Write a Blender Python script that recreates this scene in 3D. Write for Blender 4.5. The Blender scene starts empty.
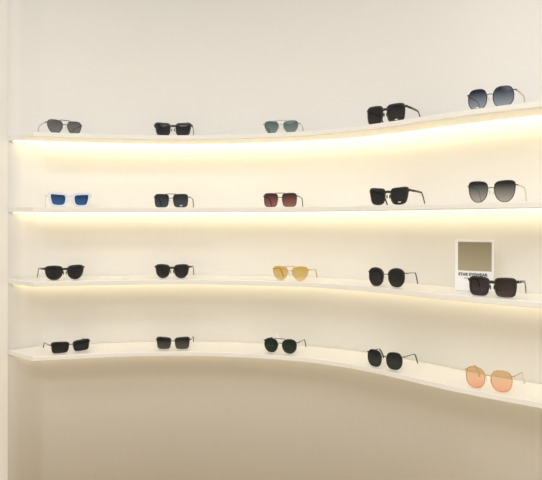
import bpy, math
from mathutils import Vector
sc = bpy.context.scene
sc.view_settings.view_transform = 'Standard'
CH = 1.45; F = 600.0

# ---------------- materials ----------------
def newmat(name):
    m = bpy.data.materials.new(name); m.use_nodes = True
    nt = m.node_tree; return m, nt, nt.nodes, nt.links
def pbr(name, col, rough=0.5, metal=0.0, bump=0.0, var=0.0, coat=0.0):
    m, nt, N, L = newmat(name)
    b = N['Principled BSDF']
    b.inputs['Base Color'].default_value = (*col, 1)
    b.inputs['Roughness'].default_value = rough
    b.inputs['Metallic'].default_value = metal
    b.inputs['Coat Weight'].default_value = coat
    if var > 0 or bump > 0:
        tc = N.new('ShaderNodeTexCoord'); nz = N.new('ShaderNodeTexNoise')
        nz.inputs['Scale'].default_value = 3.0 if bump == 0 else 90.0
        nz.inputs['Detail'].default_value = 4
        L.new(tc.outputs['Object'], nz.inputs['Vector'])
        if var > 0:
            n2 = N.new('ShaderNodeTexNoise'); n2.inputs['Scale'].default_value = 1.5
            L.new(tc.outputs['Object'], n2.inputs['Vector'])
            mx = N.new('ShaderNodeMix'); mx.data_type = 'RGBA'
            mx.inputs[6].default_value = (*[c*(1-var) for c in col], 1)
            mx.inputs[7].default_value = (*col, 1)
            L.new(n2.outputs['Fac'], mx.inputs[0]); L.new(mx.outputs[2], b.inputs['Base Color'])
        if bump > 0:
            bp = N.new('ShaderNodeBump'); bp.inputs['Strength'].default_value = bump
            bp.inputs['Distance'].default_value = 0.001
            L.new(nz.outputs['Fac'], bp.inputs['Height']); L.new(bp.outputs['Normal'], b.inputs['Normal'])
    return m
def emis(name, col, s):
    m, nt, N, L = newmat(name); N.remove(N['Principled BSDF'])
    e = N.new('ShaderNodeEmission'); e.inputs[0].default_value = (*col, 1); e.inputs[1].default_value = s
    L.new(e.outputs[0], N['Material Output'].inputs[0]); return m
def lensmat(name, top, bot, h, refl=0.05):
    m, nt, N, L = newmat(name); N.remove(N['Principled BSDF'])
    tc = N.new('ShaderNodeTexCoord'); sp = N.new('ShaderNodeSeparateXYZ')
    mr = N.new('ShaderNodeMapRange'); mr.inputs['From Min'].default_value = 0.1*h; mr.inputs['From Max'].default_value = 0.85*h
    mx = N.new('ShaderNodeMix'); mx.data_type = 'RGBA'
    mx.inputs[6].default_value = (*bot, 1); mx.inputs[7].default_value = (*top, 1)
    L.new(tc.outputs['Object'], sp.inputs[0]); L.new(sp.outputs['Z'], mr.inputs['Value']); L.new(mr.outputs[0], mx.inputs[0])
    tr = N.new('ShaderNodeBsdfTransparent'); gl = N.new('ShaderNodeBsdfGlossy'); gl.inputs['Roughness'].default_value = 0.1
    ms = N.new('ShaderNodeMixShader'); ms.inputs[0].default_value = refl
    L.new(mx.outputs[2], tr.inputs[0]); L.new(tr.outputs[0], ms.inputs[1]); L.new(gl.outputs[0], ms.inputs[2])
    L.new(ms.outputs[0], N['Material Output'].inputs[0]); return m

M_wall = pbr('wall_paint', (0.865, 0.845, 0.80), 0.8)
M_ceil = pbr('ceiling_paint', (0.87, 0.87, 0.87), 0.8, bump=0.05)
M_floor = pbr('floor_wood', (0.62, 0.50, 0.32), 0.4, var=0.1)
M_shelf = pbr('shelf_lacquer', (0.88, 0.865, 0.82), 0.26, var=0.01)
M_led = emis('led_strip_glow', (1.0, 0.86, 0.58), 3.5)
M_black = pbr('acetate_black', (0.008, 0.008, 0.009), 0.22, coat=0.3)
M_white = pbr('acetate_white', (0.78, 0.84, 0.95), 0.2, coat=0.3)
M_gold = pbr('metal_gold', (0.62, 0.42, 0.18), 0.3, 1.0)
M_silver = pbr('metal_silver', (0.42, 0.42, 0.42), 0.25, 1.0)
M_gun = pbr('metal_gunmetal', (0.05, 0.05, 0.055), 0.3, 0.8)
M_pad = pbr('nose_pad_silicone', (0.7, 0.68, 0.62), 0.3)
M_card = pbr('card_white', (0.93, 0.93, 0.93), 0.5)
M_ink = pbr('ink_black', (0.02, 0.02, 0.02), 0.6)

# ---------------- shelf / wall plan curve ----------------
pxz = [(33,2.325),(100,2.385),(175,2.419),(240,2.39),(300,2.32),(350,2.21),(400,2.06),(450,1.915),(542,1.733)]
P = [Vector(((p-271)/F*z, z)) for p, z in pxz] + [Vector((1.06,1.55)), Vector((1.40,1.36)), Vector((1.80,1.18)), Vector((2.3,1.0))]
def cr(P, n=10):
    out = []
    Q = [2*P[0]-P[1]] + P + [2*P[-1]-P[-2]]
    for i in range(1, len(Q)-2):
        for k in range(n):
            t = k/n; a, b, c, d = Q[i-1:i+3]
            out.append(0.5*((2*b)+(c-a)*t+(2*a-5*b+4*c-d)*t*t+(3*b-a-3*c+d)*t**3))
    out.append(P[-1]); return out
front = cr(P, 10)
for _ in range(6):
    front = [front[0]] + [(front[i-1]+2*front[i]+front[i+1])/4 for i in range(1, len(front)-1)] + [front[-1]]
def nrm(i):
    a = front[max(0, i-1)]; b = front[min(len(front)-1, i+1)]
    t = (b-a).normalized(); return Vector((-t.y, t.x))
def off(d): return [front[i]+nrm(i)*d for i in range(len(front))]
DEP = 0.21
TIP = Vector((-1.075, 2.452))
MID = Vector((-1.03, 2.490))
full = off(DEP)
back = [TIP, MID] + full

def mesh_obj(name, verts, faces, mats, mi=None, smooth=False):
    me = bpy.data.meshes.new(name); me.from_pydata([tuple(v) for v in verts], [], faces)
    for m in mats: me.materials.append(m)
    if mi: me.polygons.foreach_set('material_index', mi)
    if smooth: me.polygons.foreach_set('use_smooth', [True]*len(faces))
    me.update()
    o = bpy.data.objects.new(name, me); sc.collection.objects.link(o); return o
def prism(name, A, B, z0, z1, mats):
    """band between polylines A (front) and B (back), same length"""
    n = len(A); v = []
    for a, b in zip(A, B):
        v += [(a.x,a.y,z0),(b.x,b.y,z0),(b.x,b.y,z1),(a.x,a.y,z1)]
    f = []
    for i in range(n-1):
        for k in range(4):
            f.append((4*i+k, 4*i+(k+1)%4, 4*(i+1)+(k+1)%4, 4*(i+1)+k))
    f.append((0,3,2,1)); f.append(tuple(4*(n-1)+k for k in range(4)))
    o = mesh_obj(name, v, f, mats)
    import bmesh
    bm = bmesh.new(); bm.from_mesh(o.data); bmesh.ops.remove_doubles(bm, verts=bm.verts, dist=1e-5)
    bmesh.ops.recalc_face_normals(bm, faces=bm.faces); bm.to_mesh(o.data); bm.free(); return o

def offp(L, d):
    out = []
    for i in range(len(L)):
        a = L[max(0,i-1)]; b = L[min(len(L)-1,i+1)]; t = (b-a).normalized(); out.append(L[i]+Vector((-t.y,t.x))*d)
    return out
HC = 3.0
w = prism('wall_front', back, offp(back, 0.12), 0, HC, [M_wall])
for p in w.data.polygons: p.use_smooth = abs(p.normal.z) < .5
WL = [Vector((-2.3,-2.3)), Vector((-2.3,1.5)), Vector((-1.6,2.05)), TIP+Vector((-0.001,-0.0))]
prism('wall_left', WL, offp(WL, 0.1), 0, HC, [M_wall])
WR = [back[-1], Vector((2.6, 0.85)), Vector((2.6,-2.3))]
prism('wall_right', WR, offp(WR, 0.1), 0, HC, [M_wall])
WB = [Vector((2.7,-2.3)), Vector((-2.4,-2.3))]
prism('wall_back', WB, offp(WB, 0.1), 0, HC, [M_wall])
def slab(name, z0, z1, m):
    prism(name, [Vector((-2.5,-2.5)), Vector((2.8,-2.5))], [Vector((-2.5,2.9)), Vector((2.8,2.9))], z0, z1, [m])
slab('floor', -0.1, 0, M_floor); slab('ceiling', HC, HC+0.1, M_ceil)

# shelves
TH = 0.019
SZ = {1:1.804, 2:1.513, 3:1.222, 4:0.932}
e1 = Vector((0.002,-0.002))
fr = [TIP+e1, TIP*.5+front[0]*.5+e1] + front; bk = [TIP+e1, MID+e1*.6] + off(DEP-0.0005)
for s in (1,2,3,4):
    o = prism('display_shelf', fr, bk, SZ[s]-TH, SZ[s], [M_shelf])
    bv = o.modifiers.new('bev', 'BEVEL'); bv.width = 0.0025; bv.segments = 2; bv.limit_method = 'ANGLE'; bv.angle_limit = math.radians(50)
    a = [Vector((-1.045,2.437))]+off(DEP-0.062); b = [Vector((-1.058,2.460))]+off(DEP-0.004)
    prism('led_strip', a, b, SZ[s]-TH-0.002, SZ[s]-TH-0.0002, [M_led])

# ---------------- glasses ----------------
class MB:
    def __init__(s): s.v=[]; s.f=[]; s.m=[]
    def sweep(s, pts, ref, r1, r2, mi, closed=False, seg=8):
        n=len(pts); pts=[Vector(p) for p in pts]; base=len(s.v)
        R1 = r1 if isinstance(r1,(list,tuple)) else [r1]*n
        R2 = r2 if isinstance(r2,(list,tuple)) else [r2]*n
        for i in range(n):
            if closed: t=pts[(i+1)%n]-pts[i-1]
            else: t=pts[min(n-1,i+1)]-pts[max(0,i-1)]
            t.normalize(); nn=ref-ref.dot(t)*t
            if nn.length<1e-4: nn=Vector((1,0,0))-t.x*t
            nn.normalize(); b=t.cross(nn)
            for k in range(seg):
                a=2*math.pi*(k+.5)/seg
                ca,sa=math.cos(a),math.sin(a)
                ca=math.copysign(abs(ca)**.7,ca); sa=math.copysign(abs(sa)**.7,sa)
                s.v.append(pts[i]+nn*R1[i]*ca+b*R2[i]*sa)
        m=n if closed else n-1
        for i in range(m):
            j=(i+1)%n
            for k in range(seg):
                s.f.append((base+i*seg+k, base+i*seg+(k+1)%seg, base+j*seg+(k+1)%seg, base+j*seg+k)); s.m.append(mi)
        if not closed:
            s.f.append(tuple(base+k for k in reversed(range(seg)))); s.m.append(mi)
            s.f.append(tuple(base+(n-1)*seg+k for k in range(seg))); s.m.append(mi)
    def ball(s, c, r, mi):
        base=len(s.v); A,B=8,5
        for i in range(B+1):
            th=math.pi*i/B
            for k in range(A):
                ph=2*math.pi*k/A
                s.v.append(Vector(c)+Vector((r[0]*math.sin(th)*math.cos(ph), r[1]*math.sin(th)*math.sin(ph), r[2]*math.cos(th))))
        for i in range(B):
            for k in range(A):
                s.f.append((base+i*A+k, base+i*A+(k+1)%A, base+(i+1)*A+(k+1)%A, base+(i+1)*A+k)); s.m.append(mi)
SH = {
 'aviator': [(-.80,.86),(-.1,1),(.75,.97),(1,.55),(.93,-.05),(.6,-.75),(.1,-1),(-.45,-.9),(-.85,-.35),(-1,.35)],
 'square': [(-.95,.9),(0,1),(.97,.97),(1,0),(.85,-.93),(0,-1),(-.8,-.93),(-1,.1)],
 'wayfarer': [(-.92,.85),(0,.93),(.98,1.02),(1.02,.55),(.78,-.80),(.2,-1),(-.6,-.95),(-.9,-.4)],
 'panto': [(-.9,.85),(0,1),(.95,.95),(1.02,.4),(.85,-.5),(.35,-1),(-.3,-1),(-.8,-.6),(-1,.2)],
 'round': [(-.7,.82),(0,1),(.72,.85),(1,.3),(.92,-.4),(.5,-.92),(-.05,-1),(-.6,-.85),(-.95,-.3),(-1,.35)],
 'geo': [(-.62,.97),(.62,1.0),(1,.42),(.95,-.45),(.5,-1),(-.5,-1),(-.93,-.5),(-1,.4)],
 'rect': [(-.97,.85),(0,.95),(1,1),(.96,0),(.85,-.95),(0,-1),(-.85,-.95),(-1,0)],
}
def chaikin(L, it, r=0.25):
    for _ in range(it):
        o=[]
        for i in range(len(L)):
            a=Vector(L[i]); b=Vector(L[(i+1)%len(L)])
            o += [a*(1-r)+b*r, a*r+b*(1-r)]
        L=o
    return L
def front_at(px):
    best=None
    for i,p in enumerate(front):
        q=271+F*p.x/p.y; d=abs(q-px)
        if best is None or d<best[0]: best=(d,i)
    return best[1]
def glasses(shelf, px, yaw, W, H, shape, kind, fmat, top, bot, tmat=None, dbl=False, back_off=0.045, refl=0.03, tl=0.125, brow=False, stickers=False, rw=None, tag=False, gap=None):
    mb=MB(); mats=[fmat, None, tmat or fmat, M_pad, M_card]
    mats[1]=lensmat('lens_tint', top, bot, H, refl)
    ac = kind=='acetate'
    rw = rw or (0.0030 if ac else 0.0012)
    rd = 0.0022 if ac else 0.0012
    gap = gap or (0.013 if ac else 0.016)
    endp = 0.004
    a = (W-2*endp-gap)/4 - rw; b = H/2-rw
    cx = gap/2 + a + rw; cz = H/2
    yc = lambda x: 1.3*x*x
    out = chaikin(SH[shape], 3 if shape not in('geo',) else 2, 0.22 if shape in ('geo','square','rect','wayfarer') else 0.25)
    xm=max(abs(p.x) for p in out); zm=max(p.y for p in out); zn=min(p.y for p in out)
    out=[Vector((p.x/xm, (p.y-(zm+zn)/2)/((zm-zn)/2))) for p in out]
    Y=Vector((0,1,0)); Z=Vector((0,0,1))
    for sgn in (-1,1):
        rim=[]
        for p in out:
            x=sgn*(cx+a*p.x); rim.append(Vector((x, yc(x), cz+b*p.y)))
        if ac:
            r2=[rw*(1.35 if p.y>.5 else 1.0) for p in out]
            mb.sweep(rim, Y, rd, r2, 0, closed=True)
        else:
            mb.sweep(rim, Y, rd, rw, 0, closed=True)
        if brow:
            top_pts=[q for q,p in zip(rim,out) if p.y>.35]
            top_pts.sort(key=lambda q:q.x)
            mb.sweep([q+Vector((0,-.0005,.0008)) for q in top_pts], Y, .003, .003, 0)
        base=len(mb.v); n=len(rim)
        c=Vector((sgn*cx, yc(cx)-0.0015, cz)); mb.v.append(c)
        for t in (.5,1):
            for q in rim:
                r=c+(q-c)*t; r.y=yc(r.x)-0.0015*(1-t*t); mb.v.append(r)
        for i in range(n):
            j=(i+1)%n
            mb.f.append((base, base+1+i, base+1+j)); mb.m.append(1)
            mb.f.append((base+1+i, base+1+n+i, base+1+n+j, base+1+j)); mb.m.append(1)
        zt = cz+b*(.66 if ac else .55)
        xo = sgn*(cx+a*.93); xe = sgn*(W/2)
        ey = yc(W/2)
        eh = .0045 if ac else .0016
        mb.sweep([(xo,yc(xo),zt),(sgn*(W/2-.003),ey,zt+.001),(xe,ey+.004,zt+.001),(xe,ey+.010,zt)], Z, [eh,eh,eh,eh*.9], .0018 if ac else .0013, 0)
        mb.ball((xe-sgn*.002,ey+.009,zt),(.0018,.002,.003),2)
        L=tl; inn=-sgn*.003
        th = .0042 if ac else .0014
        tt = .0016 if ac else .0012
        path=[(xe,ey+.008,zt),(xe+inn*.2,ey+L*.35,zt-.001),(xe+inn*.6,ey+L*.72,zt-.004)]
        zz=zt-.004; ze=.004; tip=[]
        for k in range(0,6):
            u=k/5; tip.append((xe+inn*(.6+u), ey+L*(.72+.28*u), zz+(ze-zz)*(u**1.5)))
        if ac:
            mb.sweep(path+tip[1:], Z, [th,th*.95]+[th*.9]*6, tt, 2)
        else:
            mb.sweep(path+tip[1:2], Z, th, tt, 2)
            # clear silicone ear tips on the metal temples
            mb.sweep(tip, Z, [.0016,.0024,.003,.003,.003,.0024], .0018, 3 if tmat else 2)
        if not ac:
            px_=sgn*(gap/2-.002)
            mb.sweep([(sgn*(gap/2+.002),yc(.01),cz+b*.1),(sgn*(gap/2+.001),.006,cz+b*.12),(px_,.008,cz-b*.05)], Z,.0006,.0006,2)
            mb.ball((px_,.008,cz-b*.1),(.0015,.003,.006),3)
        else:
            mb.ball((sgn*(gap/2-.001),.003,cz-b*.05),(.002,.004,.008),0)
    zb=cz+b*(.5 if ac else .3); xb=gap/2+ (.003 if ac else .002)
    br=[]
    for k in range(7):
        u=-1+2*k/6; br.append((u*xb, -.0005, zb+(1-u*u)*(.002 if ac else .003)))
    mb.sweep(br, Y, rd, .0048 if ac else .0013, 0)
    if dbl:
        x2=gap/2+a*.45
        br=[]
        for k in range(9):
            u=-1+2*k/8; br.append((u*x2, -.0012, cz+b*.97+.0006+(1-u*u)*.001))
        mb.sweep(br, Y, .0013, .0014, 0)
    def quad(pts,mi):
        base=len(mb.v); mb.v.extend(Vector(p) for p in pts); mb.f.append(tuple(range(base,base+len(pts)))); mb.m.append(mi)
    if stickers:
        x=cx+a*.1 if px<400 else -cx
        quad([(x+dx, yc(x+dx)-.0025, rw+dz+.002) for dx,dz in ((-.005,.003),(.005,.003),(.005,.006),(-.005,.006))],4)
    if tag:
        mb.sweep([(0,-.001,zb),(-.004,-.002,zb+.012),(-.008,-.001,H+.004)],Y,.0004,.0004,4,seg=5)
        for y in (-.0025,.0005):
            quad([(-.015,y,H+.003),(-.004,y,H),(-.009,y*.3,H+.018),(-.013,y*.3,H+.018)],4)
    o=mesh_obj('sunglasses', mb.v, mb.f, mats, mb.m, smooth=True)
    i=front_at(px); p=front[i]+nrm(i)*back_off
    o.location=((px-271)/F*p.y, p.y, SZ[shelf]+0.0006)
    o.rotation_euler=(0,0,-math.radians(yaw))
    return o
BL=(.012,.012,.014); BL2=(.025,.025,.03)
G=glasses
# shelf 1
G(1,65,-38,.146,.056,'aviator','metal',M_gun,(.14,.14,.15),(.22,.22,.23),tmat=M_silver,dbl=True)
G(1,173,-3,.156,.058,'wayfarer','acetate',M_black,BL,BL2)
G(1,281,12,.148,.054,'aviator','metal',M_silver,(.10,.17,.17),(.24,.33,.32),dbl=True)
G(1,385,40,.160,.066,'square','acetate',M_black,BL,(.03,.03,.03),stickers=True)
G(1,490,38,.150,.066,'geo','metal',M_gun,(.012,.022,.055),(.36,.42,.52),tmat=M_gold,stickers=True)
# shelf 2
G(2,70,-26,.170,.060,'wayfarer','acetate',M_white,(.008,.025,.08),(.03,.14,.45),rw=.0042)
G(2,171,3,.148,.056,'square','metal',M_gun,(.015,.018,.025),(.06,.07,.1),dbl=True,stickers=True)
G(2,280,14,.143,.056,'square','metal',M_gun,(.05,.018,.022),(.30,.12,.11),dbl=True)
G(2,388,40,.162,.062,'wayfarer','acetate',M_black,BL,(.02,.02,.02),stickers=True)
G(2,491,37,.152,.068,'panto','metal',M_gun,(.012,.014,.02),(.40,.40,.40),tmat=M_gold)
# shelf 3
G(3,65,-34,.160,.058,'panto','acetate',M_black,BL,BL2)
G(3,172,2,.146,.058,'panto','acetate',M_black,BL,BL2)
G(3,290,20,.156,.056,'aviator','metal',M_gold,(.66,.48,.16),(.80,.64,.30),dbl=True)
G(3,386,34,.146,.066,'round','metal',M_gun,BL,(.03,.03,.03),brow=True)
G(3,492,36,.152,.060,'square','acetate',M_black,(.03,.02,.02),(.07,.05,.055),back_off=.035,tl=.115)
# shelf 4
G(4,71,-34,.160,.044,'rect','metal',M_gun,BL,BL2,brow=True)
G(4,173,0,.144,.048,'rect','metal',M_gun,BL,(.1,.1,.1),brow=True)
G(4,280,20,.146,.058,'round','metal',M_gun,(.008,.02,.016),(.02,.04,.03),dbl=True,tag=True)
G(4,384,38,.146,.062,'geo','metal',M_gun,(.012,.016,.016),(.04,.05,.05))
G(4,488,38,.152,.066,'geo','metal',M_gold,(.82,.60,.38),(.95,.56,.46),tmat=M_gold)

# ---------------- sign card ----------------
def sign():
    e=bpy.data.objects.new('tabletop_sign',None); sc.collection.objects.link(e)
    W,H=.126,.172
    def box(name,x0,x1,y0,y1,z0,z1,m):
        v=[(x,y,z) for x in(x0,x1) for y in(y0,y1) for z in(z0,z1)]
        f=[(0,1,3,2),(4,6,7,5),(0,4,5,1),(2,3,7,6),(0,2,6,4),(1,5,7,3)]
        o=mesh_obj(name,v,f,[m]); o.parent=e
        bv=o.modifiers.new('b','BEVEL'); bv.width=.0006; bv.segments=2; return o
    box('panel',-W/2,W/2,0,.004,0,H,M_card)
    m,nt,N,L=newmat('sign_picture'); b=N['Principled BSDF']; b.inputs['Roughness'].default_value=.45
    tc=N.new('ShaderNodeTexCoord'); sp=N.new('ShaderNodeSeparateXYZ'); L.new(tc.outputs['Object'],sp.inputs[0])
    rp=N.new('ShaderNodeValToRGB'); mr=N.new('ShaderNodeMapRange'); mr.inputs['From Max'].default_value=.17
    L.new(sp.outputs['Z'],mr.inputs[0]); L.new(mr.outputs[0],rp.inputs[0]); L.new(rp.outputs[0],b.inputs['Base Color'])
    rp.color_ramp.elements[0].color=(.50,.45,.31,1); rp.color_ramp.elements[1].color=(.27,.23,.14,1)
    box('picture',-W/2+.010,W/2-.006,-.001,.0005,.068,H-.008,m)
    for body,size,x,z in (('STAR EYEWEAR',.0135,-.004,.051),('new season collection',.0075,0.002,.041)):
        c=bpy.data.curves.new('caption','FONT'); c.body=body; c.size=size; c.align_x='CENTER'; c.extrude=.0003; c.offset=.0004 if size>.01 else 0
        o=bpy.data.objects.new('caption',c); sc.collection.objects.link(o); c.materials.append(M_ink)
        o.parent=e; o.rotation_euler=(math.pi/2,0,0); o.location=(x,-.0008,z)
    box('foot',-.025,.025,.004,.012,0,.003,M_card)
    return e
e=sign()
i=front_at(472); p=front[i]+nrm(i)*.180
e.location=((474-271)/F*p.y,p.y,SZ[3]+.0008); e.rotation_euler=(0,0,-math.radians(34))

# ---------------- lights ----------------
def area(name, loc, rot, sx, sy, en, col):
    l=bpy.data.lights.new(name,'AREA'); l.shape='RECTANGLE'; l.size=sx; l.size_y=sy; l.energy=en; l.color=col
    o=bpy.data.objects.new(name,l); o.location=loc; o.rotation_euler=rot; sc.collection.objects.link(o)
area('ceiling_light', (-.6,0.5,HC-.06), (math.radians(35),0,math.radians(12)), 2.4, 0.5, 28, (.95,.97,1))
area('ceiling_light', (0,-1.0,HC-.02), (0,0,0), 3.2, 1.2, 60, (1,.98,.97))
wd=bpy.data.worlds.new('w'); sc.world=wd; wd.use_nodes=True
wd.node_tree.nodes['Background'].inputs[0].default_value=(1,.95,.88,1); wd.node_tree.nodes['Background'].inputs[1].default_value=.3

cam=bpy.data.cameras.new('camera'); co=bpy.data.objects.new('camera',cam); sc.collection.objects.link(co)
co.location=(0,0,CH); co.rotation_euler=(math.pi/2,0,0); cam.lens=F/542*36; cam.sensor_width=36; cam.shift_y=-17/542
cam.clip_start=.02
sc.camera=co
